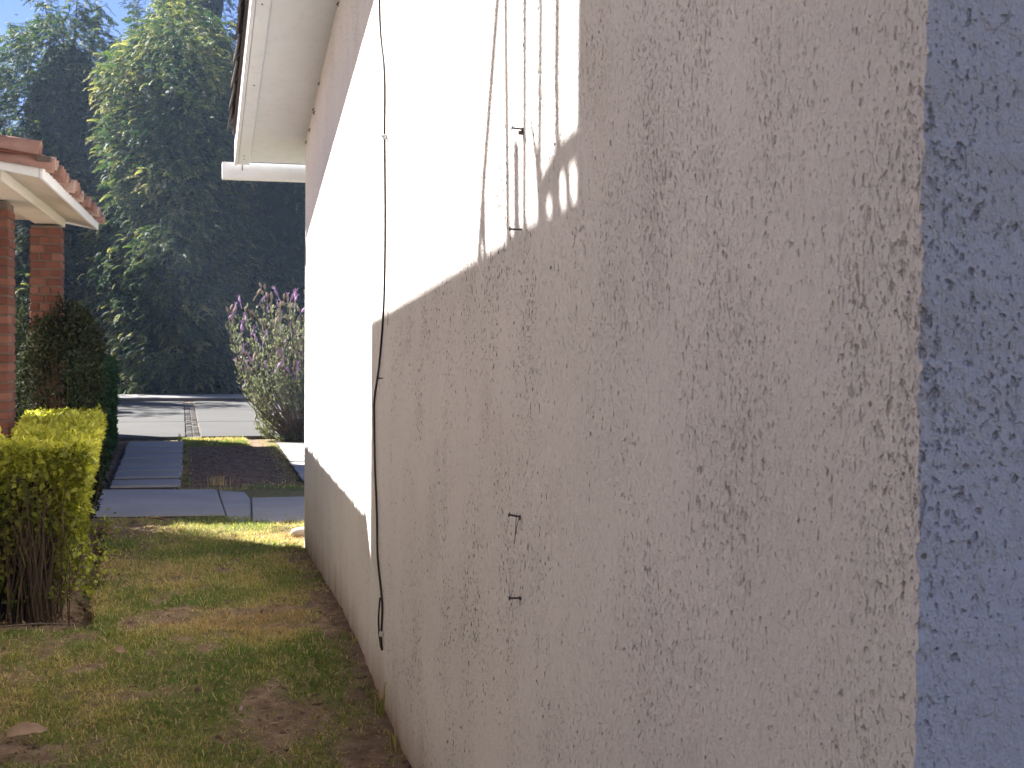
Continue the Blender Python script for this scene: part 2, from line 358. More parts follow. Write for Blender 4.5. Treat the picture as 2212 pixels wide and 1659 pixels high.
bands = [(21.62, 22.55, .035), (22.58, 25.95, .012), (26.0, 30.2, .012), (30.25, 34.6, .012)]
for (y0, y1, zz) in bands:
    slab_obj('concrete_panel', [(-60, y0-.9), (.072, y0), (.082, y1), (-60, y1-.9)], -.08, zz, M['road'], rd, .012)
    slab_obj('concrete_panel', [(.30, y0+.01), (60, y0+.9), (60, y1+.9), (.31, y1+.01)], -.08, zz, M['road'], rd, .012)
cob = []
yy = 21.7
while yy < 34.0:
    for q in range(2):
        mb = MB(); x0 = .09+q*.105; l = random.uniform(.16, .24)
        mb.box(x0, x0+.095, yy, yy+l-.03, -.06, random.uniform(-.004, .012)); mb.build('cobblestone', M['cobble'], rd, bevel=.012)
    yy += .24
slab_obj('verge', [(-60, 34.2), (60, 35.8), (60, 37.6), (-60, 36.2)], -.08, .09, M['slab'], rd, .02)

# ------------------------------------------------------------------ white house on the right
WX, WC = .878, 10.182
hs = empty('white_house', (WX, WC, 0)); tag(hs, 'white rendered house with long pitted side wall, pale grey front and tiled overhanging roof', 'house')
hs.location = (0, 0, 0)
def rz(y): return 3.20-.24*(y-9.1)
# side wall: quads, with a fine uneven arris at the near corner
zz = np.concatenate([[-.8], np.arange(.80, 2.10, .006), [5.06]]); n = len(zz)
jx = (fbm(zz*70, zz*0, 1.)-.5)*.006; jy = (fbm(zz*70, zz*0, 5.)-.5)*.010+(fbm(zz*9, zz*0, 3.)-.5)*.008
jy -= np.where(fbm(zz*26, zz*0, 9., 2) > .66, .006, 0)
ye = np.array([1.53, 1.545, 1.60, WC])
V = []; 
for i, z_ in enumerate(zz):
    for k, y_ in enumerate(ye):
        V.append((WX+(jx[i] if k == 0 else (.001 if k == 1 else 0)), y_-(jy[i] if k == 0 else 0), z_ if z_ < 4 else rz(y_)+.06))
V = np.array(V); idx = np.arange(n*4).reshape(n, 4)
Fq = np.stack([idx[:-1, :-1], idx[1:, :-1], idx[1:, 1:], idx[:-1, 1:]], -1).reshape(-1, 4)
npmesh('side_wall', V, Fq, M['wall'], hs)
V2 = []
for i, z_ in enumerate(zz):
    zt = z_ if z_ < 4 else rz(1.53)+.06
    V2 += [(WX+jx[i], 1.53-jy[i], zt), (WX+.012, 1.53, zt), (6.5, 1.53, zt)]
V2 = np.array(V2); idx = np.arange(n*3).reshape(n, 3)
Fq = np.stack([idx[:-1, :-1], idx[:-1, 1:], idx[1:, 1:], idx[1:, :-1]], -1).reshape(-1, 4)
npmesh('front_wall', V2, Fq, M['front'], hs)
MB().add([(WX, WC, -.8), (6.5, WC, -.8), (6.5, WC, 2.9), (WX, WC, 2.99)], [(0, 3, 2, 1)]).build('street_wall', M['wall'], hs)
# roof: soffit, fascia, gutter, tiles
RX, RY0, RY1 = .40, .9, 10.62
def slope_box(x0, x1, y0, y1, dz0, dz1):
    mb = MB(); return mb.prism([(x0, y0, rz(y0)+dz0), (x0, y1, rz(y1)+dz0), (x0, y1, rz(y1)+dz1), (x0, y0, rz(y0)+dz1)], (x1-x0, 0, 0))
slope_box(RX+.105, 6.6, RY0, RY1, 0., .10).build('soffit', M['soffit'], hs)
slope_box(RX+.012, RX+.101, RY0, RY1+.004, -.022, .10).build('soffit_edge', M['soffit'], hs, bevel=.006)
slope_box(RX-.012, RX+.010, RY0, RY1+.008, -.028, .135).build('fascia', M['white'], hs, bevel=.004)
mb = MB()
prof = [(10.66, 2.835), (10.66, 2.715), (10.70, 2.705), (10.755, 2.715), (10.775, 2.76), (10.775, 2.79), (10.81, 2.835), (10.79, 2.838), (10.765, 2.80), (10.74, 2.73), (10.675, 2.73), (10.672, 2.835)]
mb.prism([(.305, y, z) for y, z in prof], (6.2, 0, 0)); gt = mb.build('gutter', M['white'], hs)
MB().prism([(.305, 10.66, 2.835), (.305, 10.66, 2.715), (.305, 10.755, 2.715), (.305, 10.775, 2.79), (.305, 10.805, 2.835)], (-.004, 0, 0)).build('gutter_end', M['white'], hs)
MB().box(RX+.045, RX+.052, 10.652, 10.660, 2.775, 2.845).build('gutter_hook', M['steel'], hs)
for (x_, y_) in ((RX+.055, 10.50), (RX+.052, 10.44), (RX+.06, 9.2), (RX+.05, 8.1)):
    MB().tube([(x_, y_, rz(y_)-.026), (x_, y_, rz(y_)-.019)], .006, 7).build('screw', M['steel'], hs)
for (y_, dz) in ((9.1, -.02), (9.45, -.07), (9.5, -.03), (9.8, -.05), (10.05, -.04), (8.0, -.03)):
    MB().tube([(WX-.001, y_, rz(y_)+dz), (WX-.012, y_+.012, rz(y_)+dz-.012), (WX-.004, y_+.004, rz(y_)+dz-.024)], [.003, .006, .002], 5).build('mud_speck', M['steel'], hs)
def barrel(r, l, n=7, t=.014, taper=.85, a0=-8, a1=188):
    """clay barrel tile along +y, open below"""
    v = []
    for yv, k in ((0, 1), (l, taper)):
        for rr in (r, r-t):
            for i in range(n):
                a = R(a0+(a1-a0)*i/(n-1)); v.append((rr*k*math.cos(a), yv, rr*k*math.sin(a)))
    f = []; o = lambda e, s_, i: e*2*n+s_*n+i
    for i in range(n-1):
        f += [(o(0, 0, i), o(0, 0, i+1), o(1, 0, i+1), o(1, 0, i)), (o(0, 1, i+1), o(0, 1, i), o(1, 1, i), o(1, 1, i+1)),
              (o(0, 0, i+1), o(0, 0, i), o(0, 1, i), o(0, 1, i+1)), (o(1, 0, i), o(1, 0, i+1), o(1, 1, i+1), o(1, 1, i))]
    for i in (0, n-1): f += [(o(0, 0, i), o(1, 0, i), o(1, 1, i), o(0, 1, i))]
    return MB().add(v, f)
tm = barrel(.085, .42).mesh('roof_tile', True); tm.materials.append(M['oldtile'])
sl = math.atan(.24)
MB().prism([(RX-.03, RY0, rz(RY0)+.138), (RX-.03, RY1-.16, rz(RY1-.16)+.138), (RX-.03, RY1-.16, rz(RY1-.16)+.155), (RX-.03, RY0, rz(RY0)+.155)], (6.5, 0, 0)).build('roof_deck', M['oldtile'], hs)
for c in range(4):
    for k in range(26):
        y_ = RY1-.20-k*.365
        if c > 1 and k > 8: continue
        o = link('roof_tile', tm, None, hs); o.location = (RX+.012+c*.20, y_+random.uniform(-.012, .012), rz(y_)+.165+random.uniform(-.004, .006))
        o.rotation_euler = (R(180)+sl+.05, 0, R(0)); o.rotation_euler = (sl-.035, 0, math.pi+random.uniform(-.02, .02)); o.scale = (1, 1, 1)
# wires and nails -----------------------------------------------------
cb = empty('cable', (WX, 6.1, 0)); tag(cb, 'black cable running down the white side wall and ending above the grass', 'cable')
cp = [(6.262, 4.0), (6.26, 3.034), (6.115, 2.677), (6.077, 2.407), (6.062, 2.022), (6.066, 1.739), (6.117, 1.577), (6.228, 1.391), (6.361, 1.239), (6.389, 1.152), (6.334, .942), (6.29, .72), (6.227, .532), (6.147, .398), (6.071, .329), (6.105, .25), (6.11, .187), (6.093, .129)]
def smooth(p, n=6):
    p = [Vector(q) for q in p]; out = []
    for i in range(len(p)-1):
        a, b_, c, d = p[max(i-1, 0)], p[i], p[i+1], p[min(i+2, len(p)-1)]
        for k in range(n):
            u = k/n; out.append(.5*((2*b_)+(c-a)*u+(2*a-5*b_+4*c-d)*u*u+(3*b_-a-3*c+d)*u**3))
    return out+[p[-1]]
pts = smooth([(-.007-.004*math.sin(i*1.7)**2, y-6.1, z) for i, (y, z) in enumerate(cp)])
ob = MB().tube(pts, .0050, 8).build('cable_core', M['cable'], cb, True)
MB().tube(smooth([(-.014, .02, .36), (-.018, .035, .27), (-.016, .03, .20), (-.012, .002, .14)]), .004, 6).build('loose_end', M['cable'], cb, True)
for (y, z) in ((6.077, 2.395), (6.108, .20)):
    MB().box(-.019, .0, y-6.1-.012, y-6.1+.010, z-.012, z+.012).build('cable_clip', M['clip'], cb, bevel=.004)
    MB().tube([(-.018, y-6.1-.001, z+.004), (-.024, y-6.1-.001, z+.004)], .005, 7).build('clip_nail', M['steel'], cb)
gw = MB().tube(smooth([(WX-.003, 6.005+.004*math.sin(k*2.1), 4.0-.27*k) for k in range(10)]), .0017, 5).build('thin_wire', M['greywire'], None, True)
tag(gw, 'thin grey wire hanging straight on the white wall beside the black cable', 'wire')
def nail(y, z, ln, tilt, plug=True):
    o = empty('nail', (WX, y, z))
    MB().tube([(.01, 0, 0), (-ln, 0, tilt)], .0027, 7).build('shank', M['steel'], o, True)
    d = Vector((-ln, 0, tilt)).normalized(); p = Vector((-ln, 0, tilt))
    MB().tube([p, p+d*.0025], .0062, 8).build('head', M['steel'], o)
    if plug: MB().tube([(.004, 0, -.001), (-.004, 0, -.001)], .0062, 8).build('collar', M['steel'], o)
    return o
nl = nail(3.576, 2.062, .029, .003); tag(nl, 'topmost wall nail, in the sunlit patch among the thin bar shadows', 'nail', 'nails in the side wall')
MB().box(-.012, 0, -.006, .006, -.014, -.004).build('wall_plug', M['steel'], nl)
tag(nail(3.582, 1.799, .031, .001, False), 'wall nail just below the lower edge of the sunlit patch', 'nail', 'nails in the side wall')
n3 = nail(3.571, 1.036, .030, .007); tag(n3, 'wall nail with a short twist of twine hanging from it', 'nail', 'nails in the side wall')
tw = MB().tube([(WX-.011, 3.571, 1.043), (WX-.012, 3.572, 1.02), (WX-.012, 3.575, 1.0), (WX-.015, 3.576, .965)], .0011, 5)
tw.tube([(WX-.003, 3.570, 1.039), (WX-.009, 3.573, 1.012), (WX-.013, 3.576, .985)], .0009, 5)
tag(tw.build('twine', M['rope'], None, True), 'frayed twine knotted over a wall nail', 'twine')
tag(nail(3.559, .823, .030, .000), 'lowest wall nail, bare and level, near the foot of the wall', 'nail', 'nails in the side wall')
tag(nail(6.165, 1.335, .016, .001, False), 'tiny nail beside the black cable where the cable bends', 'nail', 'nails in the side wall')

# ------------------------------------------------------------------ porch house on the left
PY = R(-1.4)
lh = empty('porch_house', (-.775, 8.45, 0), PY); tag(lh, 'house with red brick porch columns, white fascia and clay tiled roof', 'house')
PL = 3.86
def pz(x): return 2.424-.19*x                 # underside of the roof, rises to the left (x negative)
def pslope(x0, x1, y0, y1, d0, d1):
    return MB().prism([(x0, y0, pz(x0)+d0), (x1, y0, pz(x1)+d0), (x1, y0, pz(x1)+d1), (x0, y0, pz(x0)+d1)], (0, y1-y0, 0))
pslope(-2.6, -.022, .022, PL-.022, .012, .06).build('porch_soffit', M['beam'], lh)
MB().box(-.020, 0, -.0, PL, 2.424, 2.520).build('eave_fascia', M['white'], lh, bevel=.003)
pslope(-2.6, -.022, .0, .020, .0, .095).build('verge_fascia', M['white'], lh, bevel=.003)
pslope(-2.6, -.022, PL-.020, PL, .0, .095).build('verge_fascia', M['white'], lh, bevel=.003)
pslope(-2.6, .0, .022, PL-.022, .062, .098).build('roof_deck', M['tile'], lh)
bmx = MB(); bmx.box(-.44, -.235, .1, PL-.33, 2.415, 2.49); bmx.build('porch_beam', M['beam'], lh, bevel=.006)
MB().box(-2.6, -.462, .1, PL-.33, 2.47, 2.484).build('porch_ceiling', M['beam'], lh)
# bricks
bkm = MB().box(-.5, .5, -.5, .5, -.5, .5).mesh('brick', bevel=.06); bkm.materials.append(M['brick'])
def column(xr, yn, sz, dp, h0, h1, ch):
    c = empty('column', (xr-sz/2, yn+dp/2, 0), 0, lh)
    core = MB().box(-sz/2+.014, sz/2-.014, -dp/2+.014, dp/2-.014, h0, h1-.012).build('mortar', M['mortar'], c)
    k = 0; z_ = h0
    while z_+ch <= h1+.001:
        if k % 2 == 0: lay = [(-sz/4, -dp/4, sz/2, dp/2), (sz/4, -dp/4, sz/2, dp/2), (-sz/4, dp/4, sz/2, dp/2), (sz/4, dp/4, sz/2, dp/2)]
        else: lay = [(-sz*.34, 0, sz*.32, dp), (0, -dp/4, sz*.36, dp/2), (0, dp/4, sz*.36, dp/2), (sz*.34, 0, sz*.32, dp)]
        for (bx, by, bw, bd) in lay:
            o = link('brick', bkm, None, c); o.location = (bx+random.uniform(-.002, .002), by+random.uniform(-.003, .002), z_+ch/2+random.uniform(-.002, .002))
            o.scale = (bw-.010, bd-.010, ch-.011); o.rotation_euler = (0, random.uniform(-.008, .008), random.uniform(-.01, .01))
        z_ += ch; k += 1
    return c
c1 = column(-.352, 1.22, .34, .32, -.06, 2.41, .0635); c1['label'] = 'nearer brick column at the left edge of the photo'
c2 = column(-.228, 3.14, .245, .30, -.06, 2.41, .066); c2['label'] = 'farther brick column rising out of the dark shrub'
MB().box(-2.5, -.30, .0, PL, -.3, .01).build('porch_floor', M['brick'], lh)
# barrel tiles: covers with upturned pans, eave ends show
ct = barrel(.085, .40, 8, .014, .86).mesh('roof_tile', True); ct.materials.append(M['tile'])
pt_ = barrel(.080, .40, 8, .014, .9, 176, 364).mesh('pan_tile', True); pt_.materials.append(M['tile'])
ps = math.atan(.19)
NT = 21; pitch = (PL-.12)/(NT-1)
for k in range(NT):
    y_ = .06+k*pitch; odd = k % 2
    for rw in range(5):
        o = link('pan_tile' if odd else 'roof_tile', pt_ if odd else ct, None, lh)
        x_ = .055-rw*.345+random.uniform(-.02, .015)
        o.location = (x_, y_+random.uniform(-.012, .012), 2.487-.19*x_+(.084 if odd else .0)+random.uniform(-.006, .008)+(.008 if not odd else 0))
        o.rotation_euler = (0, 0, 0)
        o.rotation_euler = Matrix.Rotation(math.pi/2+random.uniform(-.03, .03), 3, 'Z').to_euler()
        mt = Matrix.Rotation(ps-.04, 3, 'Y') @ Matrix.Rotation(math.pi/2+random.uniform(-.03, .03), 3, 'Z'); o.rotation_euler = mt.to_euler(); o.scale = (1, 1, .78)
vt = barrel(.078, .46, 8, .014, .84).mesh('verge_tile', True); vt.materials.append(M['tile'])
for k in range(5):
    o = link('verge_tile', vt, None, lh); x_ = -.02-k*.40
    o.location = (x_, .035, 2.534-.19*x_+.03); o.rotation_euler = (Matrix.Rotation(ps-.045, 3, 'Y') @ Matrix.Rotation(math.pi/2, 3, 'Z')).to_euler()
mb = MB()
for k in range(NT):
    y_ = .06+k*pitch; mb.box(-.03, .043, y_-.092, y_+.092, 2.5215+.0007*(k % 3), 2.556+random.uniform(-.008, .006))
mb.build('eave_fill', M['oldtile'], lh)  # dark fill added between tile ends, flattening the scalloped shadow
# the house itself, just outside the left edge of the photo: flat roofed block, taller stair tower, railings
bx = empty('house_block', (-1.28, 5., 0), 0); tag(bx, 'cream flat-roofed house beside the lawn, with roof railing and stair tower, past the photo edge', 'house')
BD = .08; m_ = math.tan(R(46))
def wpt(x, y, z): return (x+1.2, y+BD*m_-5., z+BD*1.187)   # slid back along the sun
mb = MB(); mb.prism([wpt(-1.2, 5.22, -2.), wpt(-1.2, 8.70, -2.), wpt(-1.2, 8.70, 4.062), wpt(-1.2, 5.22, 4.30)], (-3.6, 0, 0)); mb.build('main_wall', M['cream'], bx)
mb = MB(); mb.prism([wpt(-1.2, 5.218, -2.), wpt(-1.2, 5.218, 5.15), wpt(-1.2, -3.2, 5.15), wpt(-1.2, -3.2, -2.)], (-3.6, 0, 0)); mb.build('stair_tower', M['cream'], bx)
k_ = 1.187
def cz(z): return z-(2.078*(1.252-k_))       # heights measured on the wall shadow, traced back along the sun
rk = empty('shadow_rack', (-1.21, 5.7, 0), 0); tag(rk, 'unseen rack of steel bars added beside the lawn to cast the bar shadows on the side wall', 'rack')  # bars traced back from wall shadows; the ground rack is added to cast them
def rod(name, p, r, n=6):
    q = [(0, y-5.7+.01*m_, cz(z)+.012) for y, z in p]; rr = r if hasattr(r, '__len__') else [r*1.75]*len(q)
    if name in ('guy_wire', 'railing_post', 'stub_post', 'baluster', 'bracket'): q.append((0, q[-1][1], -.3)); rr = list(rr)+[rr[-1]]
    return MB().tube(q, rr, n).build(name, M['steel'], rk, True)
rod('guy_wire', [(5.955, 5.35), (6.208, 4.601), (6.292, 4.30)], .011)
rod('guy_wire', [(6.222, 4.60), (6.195, 4.32)], .010)
rod('railing_post', [(5.945, 6.6), (5.945, 5.05), (5.885, 4.30)], .010)
rod('railing_post', [(5.722, 6.6), (5.721, 5.0), (5.704, 4.30)], .009)
rod('railing_post', [(5.556, 6.6), (5.553, 4.96), (5.553, 4.55)], .009)
rod('railing_post', [(5.388, 6.6), (5.395, 4.743), (5.369, 4.40)], .010)
rod('bracket', [(5.66, 4.70), (5.58, 4.567), (5.53, 4.40)], [.010, .018, .024])
rod('stub_post', [(5.804, 4.631), (5.79, 4.36)], .014)
rod('hand_rail', [(5.52, 4.44), (5.505, 4.481), (5.405, 4.522), (5.351, 4.541), (5.20, 4.556)], .016)
rod('baluster', [(5.300, 4.545), (5.267, 4.36)], .011)
rod('baluster', [(5.405, 4.52), (5.41, 4.36)], .011)
mb = MB(); mb.prism([wpt(-1.21, 5.90, 4.20), wpt(-1.21, 5.22, 4.24), wpt(-1.21, 5.22, cz(4.445)), wpt(-1.21, 5.55, cz(4.43)), wpt(-1.21, 5.90, cz(4.415))], (-.12, 0, 0)); mb.build('parapet', M['cream'], bx)
# unseen block further back, added to shade the sidewalk and dug patch
nb = empty('shade_block', (-2.55, 16.0, 0)); tag(nb, 'unseen cream flat-roofed block added beyond the brick porch to shade the paths', 'house')
MB().box(-6., 0, 0, 4.7, -.2, 4.98).build('main_wall', M['cream'], nb)
MB().box(-6., -.47, 4.702, 8.45, -.2, 4.98).build('rear_wall', M['cream'], nb)
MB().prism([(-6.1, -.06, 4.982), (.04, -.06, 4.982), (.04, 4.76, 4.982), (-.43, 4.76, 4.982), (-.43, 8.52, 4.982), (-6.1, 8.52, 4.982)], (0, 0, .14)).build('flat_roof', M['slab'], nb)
MB().box(-.002, .02, 1.5, 2.9, 1.0, 2.2).build('window', M['steel'], nb)

# ------------------------------------------------------------------ cypress trees
def spray_template(L=1., nodes=5):
    tv, tf, tip = [], [], []
    pos = lambda s_: np.array([s_*L*(1-.12*s_*s_), 0, L*(.40*s_-.82*s_*s_)])
    def leaf(p, d, l, w_, q):
        d = d/np.linalg.norm(d); sd_ = np.cross(d, [0, 0, 1]); sd_ /= np.linalg.norm(sd_); n = len(tv)
        tv.extend([p, p+d*l*.45+sd_*w_, p+d*l-np.array([0, 0, .16*l]), p+d*l*.45-sd_*w_]); tf.append((n, n+1, n+2, n+3)); tip.append(q)
    for i in range(nodes):
        s_ = .12+.80*i/(nodes-1); p = pos(s_); tg = pos(s_+.02)-pos(s_-.02); tg /= np.linalg.norm(tg)
        for sg in (-1, 1):
            d = tg*.75+np.array([0, sg*.75, -.05]); leaf(p, d, (.40-.22*s_)*L, .074*L, s_)
    for i in range(3):
        s_ = i/3; p, q = pos(s_), pos(s_+.333); leaf(p, q-p, np.linalg.norm(q-p)*1.15, .035*L, .5*s_)
    p = pos(.98); leaf(p, pos(1.)-pos(.95), .20*L, .045*L, 1.)
    return np.array(tv), np.array(tf), np.array(tip)
STV, STF, STIP = spray_template()
def cypress(x, y, H, Rm, nspray, seed, label, bright=1., leaders=(), front=.78, ey=1.):  # bright: leaf tone scale, raised on the sunlit tree, lowered on shaded ones
    y = y+Rm*(ey-1)                  # deep crowns: the front face stays where it is
    rg = np.random.default_rng(seed)
    o = empty('cypress_tree', (x, y, 0)); tag(o, label, 'tree', 'cypress trees beyond the road')
    MB().tube([(0, 0, -.2), (.03, 0, H*.4), (0, 0, H*.9)], [.22, .15, .03], 8).build('trunk', M['bark'], o, True)
    def rad(z, a):
        tt = np.clip(H-z, 0, None); r = Rm*(1-np.exp(-(tt+.12)/(.52*Rm)))
        r = r*(.62+.72*fbm(np.cos(a)*1.9+seed, np.sin(a)*1.9, z*.8)+.45*(fbm(np.cos(a)*4+seed, np.sin(a)*4, z*2.2)-.5))
        return r*np.clip(.82+.18*np.clip(z/2.2, 0, 1), 0, 1)
    nb_ = nspray//5
    z = rg.uniform(.15, H, nb_*2); a = np.where(rg.random(nb_*2) < front, rg.uniform(-math.pi*1.02, math.pi*.02, nb_*2), rg.uniform(0, math.pi, nb_*2))
    keep = rg.random(nb_*2) < (rad(z, a)/Rm); z, a = z[keep][:nb_], a[keep][:nb_]
    depth = 1-.38*rg.random(len(z))**2.2
    BP = np.stack([np.cos(a)*rad(z, a)*depth, np.sin(a)*rad(z, a)*depth*ey, z], 1)
    BA = np.arctan2(np.sin(a)/ey, np.cos(a))
    # leaders: whippy tops
    lp, la = [], []
    for (lx, ly, lh_, lr) in leaders:
        m_ = 26
        zz_ = lh_-rg.random(m_)**1.5*1.5; aa = rg.uniform(-math.pi, math.pi, m_); rr = lr*(1-np.exp(-(lh_-zz_)/.5))
        lp.append(np.stack([lx+np.cos(aa)*rr*.5, ly+np.sin(aa)*rr*.5, zz_], 1)); la.append(aa)
        MB().tube([(lx*.6, ly*.6, lh_-2.2), (lx, ly, lh_-.05)], [.05, .012], 5).build('leader', M['bark'], o, True)
    if lp: BP = np.concatenate([BP]+lp); BA = np.concatenate([BA]+la)
    dead = fbm(BP[:, 0]*1.1+seed, BP[:, 1]*1.1, BP[:, 2]*.9)
    k = 5; n = len(BP)*k
    P = np.repeat(BP, k, 0)+rg.normal(0, .15, (n, 3)); A = np.repeat(BA, k)+rg.normal(0, .55, n)
    up = rg.normal(.10, .35, n); D = np.stack([np.cos(A), np.sin(A), up], 1)
    sc_ = np.repeat(rg.uniform(.75, 1.25, len(BP)), k)*rg.uniform(.18, .34, n)
    Mx = frames(D, roll=rg.normal(0, .45, n))*sc_[:, None, None]
    V, Fq = copies(STV, STF, Mx, P)
    bt = np.repeat(np.clip(rg.normal(.33, .20, len(BP))+.9*(dead-.45), 0, 1), k)+rg.normal(0, .10, n)  # brighter sprays put sunlit frond highlights into the leaf colour
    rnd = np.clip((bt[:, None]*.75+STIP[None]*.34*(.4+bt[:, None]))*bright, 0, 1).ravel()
    npmesh('crown', V, Fq, M['cypress'], o, attrs={'rnd': rnd})
    # solid dark core added inside the crown to block light and sky
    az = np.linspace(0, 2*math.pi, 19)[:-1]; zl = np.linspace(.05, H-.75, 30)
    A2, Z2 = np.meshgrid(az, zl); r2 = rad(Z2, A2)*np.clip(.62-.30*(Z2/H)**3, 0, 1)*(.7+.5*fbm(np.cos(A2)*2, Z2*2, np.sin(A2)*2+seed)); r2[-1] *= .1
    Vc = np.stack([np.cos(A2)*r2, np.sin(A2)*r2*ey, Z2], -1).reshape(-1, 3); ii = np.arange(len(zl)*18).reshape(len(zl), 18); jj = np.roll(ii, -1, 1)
    npmesh('dark_core', Vc, np.stack([ii[:-1], jj[:-1], jj[1:], ii[1:]], -1).reshape(-1, 4), M['core'], o, smooth=True)
    return o
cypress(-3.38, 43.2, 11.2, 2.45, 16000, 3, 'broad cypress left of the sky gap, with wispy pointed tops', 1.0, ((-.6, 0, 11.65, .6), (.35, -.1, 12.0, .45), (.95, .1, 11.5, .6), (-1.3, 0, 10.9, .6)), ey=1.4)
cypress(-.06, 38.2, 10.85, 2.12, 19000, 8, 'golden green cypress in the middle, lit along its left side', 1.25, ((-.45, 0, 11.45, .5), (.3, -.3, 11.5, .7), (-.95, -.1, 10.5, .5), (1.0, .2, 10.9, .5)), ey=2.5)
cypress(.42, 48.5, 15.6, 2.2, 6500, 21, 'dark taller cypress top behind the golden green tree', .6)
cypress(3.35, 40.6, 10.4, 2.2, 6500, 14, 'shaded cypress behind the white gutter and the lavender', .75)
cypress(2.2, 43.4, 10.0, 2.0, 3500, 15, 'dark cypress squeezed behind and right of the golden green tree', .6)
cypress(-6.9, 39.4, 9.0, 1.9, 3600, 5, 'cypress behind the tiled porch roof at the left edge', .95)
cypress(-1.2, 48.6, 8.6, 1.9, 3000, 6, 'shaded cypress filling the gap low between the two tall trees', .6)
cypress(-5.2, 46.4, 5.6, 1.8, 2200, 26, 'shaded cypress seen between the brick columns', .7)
cypress(-8.6, 36.6, 9.6, 1.9, 1800, 31, 'cypress left of the photo edge that shades the road', .9)

# ------------------------------------------------------------------ hedges and shrubs
LTV = np.array([(0, 0, 0), (.45, .26, .06), (1, 0, -.06), (.45, -.26, .06), (.5, 0, -.02)]); LTF = np.array([(0, 4, 1), (1, 4, 2), (0, 3, 4), (3, 2, 4)])
def leaves(name, P, Nn, size, mat, parent, rnd, rg, spread=.8, out=.6):
    n = len(P); D = Nn*out+rg.normal(0, spread, (n, 3)); D[:, 2] += .1
    up = Nn*.7+rg.normal(0, .5, (n, 3))+np.array([0, 0, .5])
    s_ = size*rg.uniform(.6, 1.3, n)
    V, Fq = copies(LTV, LTF, frames(D, up)*s_[:, None, None], P)
    return npmesh(name, V, Fq, mat, parent, attrs={'rnd': np.repeat(np.clip(rnd, 0, 1), 4)})
def stems(name, base, top, rg, mat, parent, r=.004):
    mb = MB()
    for b_, t_ in zip(base, top):
        b_, t_ = Vector(b_), Vector(t_); m1 = b_.lerp(t_, .4)+Vector(rg.normal(0, .02, 3)); m2 = b_.lerp(t_, .75)+Vector(rg.normal(0, .03, 3))
        q = r*rg.uniform(.7, 1.5); mb.tube([b_, m1, m2, t_], [q, q*.85, q*.6, q*.3], 4, False)
    return mb.build(name, mat, parent)
rg = np.random.default_rng(5)
hy = empty('golden_hedge', (-.9, 9.8, 0)); tag(hy, 'low clipped golden hedge with bare stems at its foot, sunlit at the far end', 'hedge')
HT = .90; YN, YF = 7.98, 11.45
def hxr(y): return -.49-(y-7.9)*.033
def hxl(y): return np.where(y < 8.75, -2.4, -.965-(y-8.7)*.072)
Ps, Ns, Rn, Sz = [], [], [], []
def put(p, nrm, r, s_): Ps.append(p); Ns.append(np.broadcast_to(np.asarray(nrm, float), p.shape).copy()); Rn.append(r); Sz.append(s_*1.3)
n = 12500; y = rg.uniform(YN, YF, n); x = hxl(y)+(hxr(y)-hxl(y))*rg.random(n)
keep = (y > 8.75) | (rg.random(n) < .9); x, y = x[keep], y[keep]
lum = (fbm(x*7, y*7, 1.)-.5)
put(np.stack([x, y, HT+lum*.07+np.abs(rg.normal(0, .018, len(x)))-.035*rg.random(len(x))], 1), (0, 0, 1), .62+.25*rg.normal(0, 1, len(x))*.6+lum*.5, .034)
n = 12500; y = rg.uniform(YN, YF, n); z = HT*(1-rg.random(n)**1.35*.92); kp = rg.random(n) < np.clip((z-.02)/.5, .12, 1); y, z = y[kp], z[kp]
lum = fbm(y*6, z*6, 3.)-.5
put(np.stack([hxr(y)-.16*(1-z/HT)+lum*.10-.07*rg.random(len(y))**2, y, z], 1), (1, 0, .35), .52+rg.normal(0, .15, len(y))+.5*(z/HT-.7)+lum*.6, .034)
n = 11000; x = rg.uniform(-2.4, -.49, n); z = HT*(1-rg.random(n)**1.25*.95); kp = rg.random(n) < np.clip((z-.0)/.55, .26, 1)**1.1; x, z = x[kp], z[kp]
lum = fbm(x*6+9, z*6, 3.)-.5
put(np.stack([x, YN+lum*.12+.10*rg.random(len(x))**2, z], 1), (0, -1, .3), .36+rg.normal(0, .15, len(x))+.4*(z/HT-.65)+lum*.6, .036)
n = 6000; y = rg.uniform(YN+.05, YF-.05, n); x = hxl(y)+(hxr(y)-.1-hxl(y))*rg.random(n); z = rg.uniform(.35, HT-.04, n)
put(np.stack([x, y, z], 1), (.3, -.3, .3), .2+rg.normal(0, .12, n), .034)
n = 230; a = rg.integers(0, 9, n); cy = rg.uniform(7.7, 11.3, 9); cx = hxr(cy)+rg.uniform(-.05, .06, 9)
put(np.stack([cx[a]+rg.normal(0, .06, n), cy[a]+rg.normal(0, .05, n), np.abs(rg.normal(.06, .07, n))-.02], 1), (.4, -.4, .8), .55+rg.normal(0, .15, n), .032)
off = np.array([-.9, 9.8, 0]); P = np.concatenate(Ps)-off; Nn = np.concatenate(Ns); Rr = np.concatenate(Rn)
szs = np.concatenate([np.full(len(p), s_) for p, s_ in zip(Ps, Sz)])
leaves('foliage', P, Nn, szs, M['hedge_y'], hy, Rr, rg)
mb = MB(); mb.prism([(-.72+.9, 8.16-9.8, -.1), (-.84+.9, 11.3-9.8, -.1), (-1.05+.9, 11.3-9.8, -.1), (-.90+.9, 8.7-9.8, -.1), (-2.3+.9, 8.7-9.8, -.1), (-2.3+.9, 8.16-9.8, -.1)], (0, 0, .80)); mb.build('dark_core', M['hedge_core'], hy)  # solid dark block added to hide the sunlit floor behind the stems
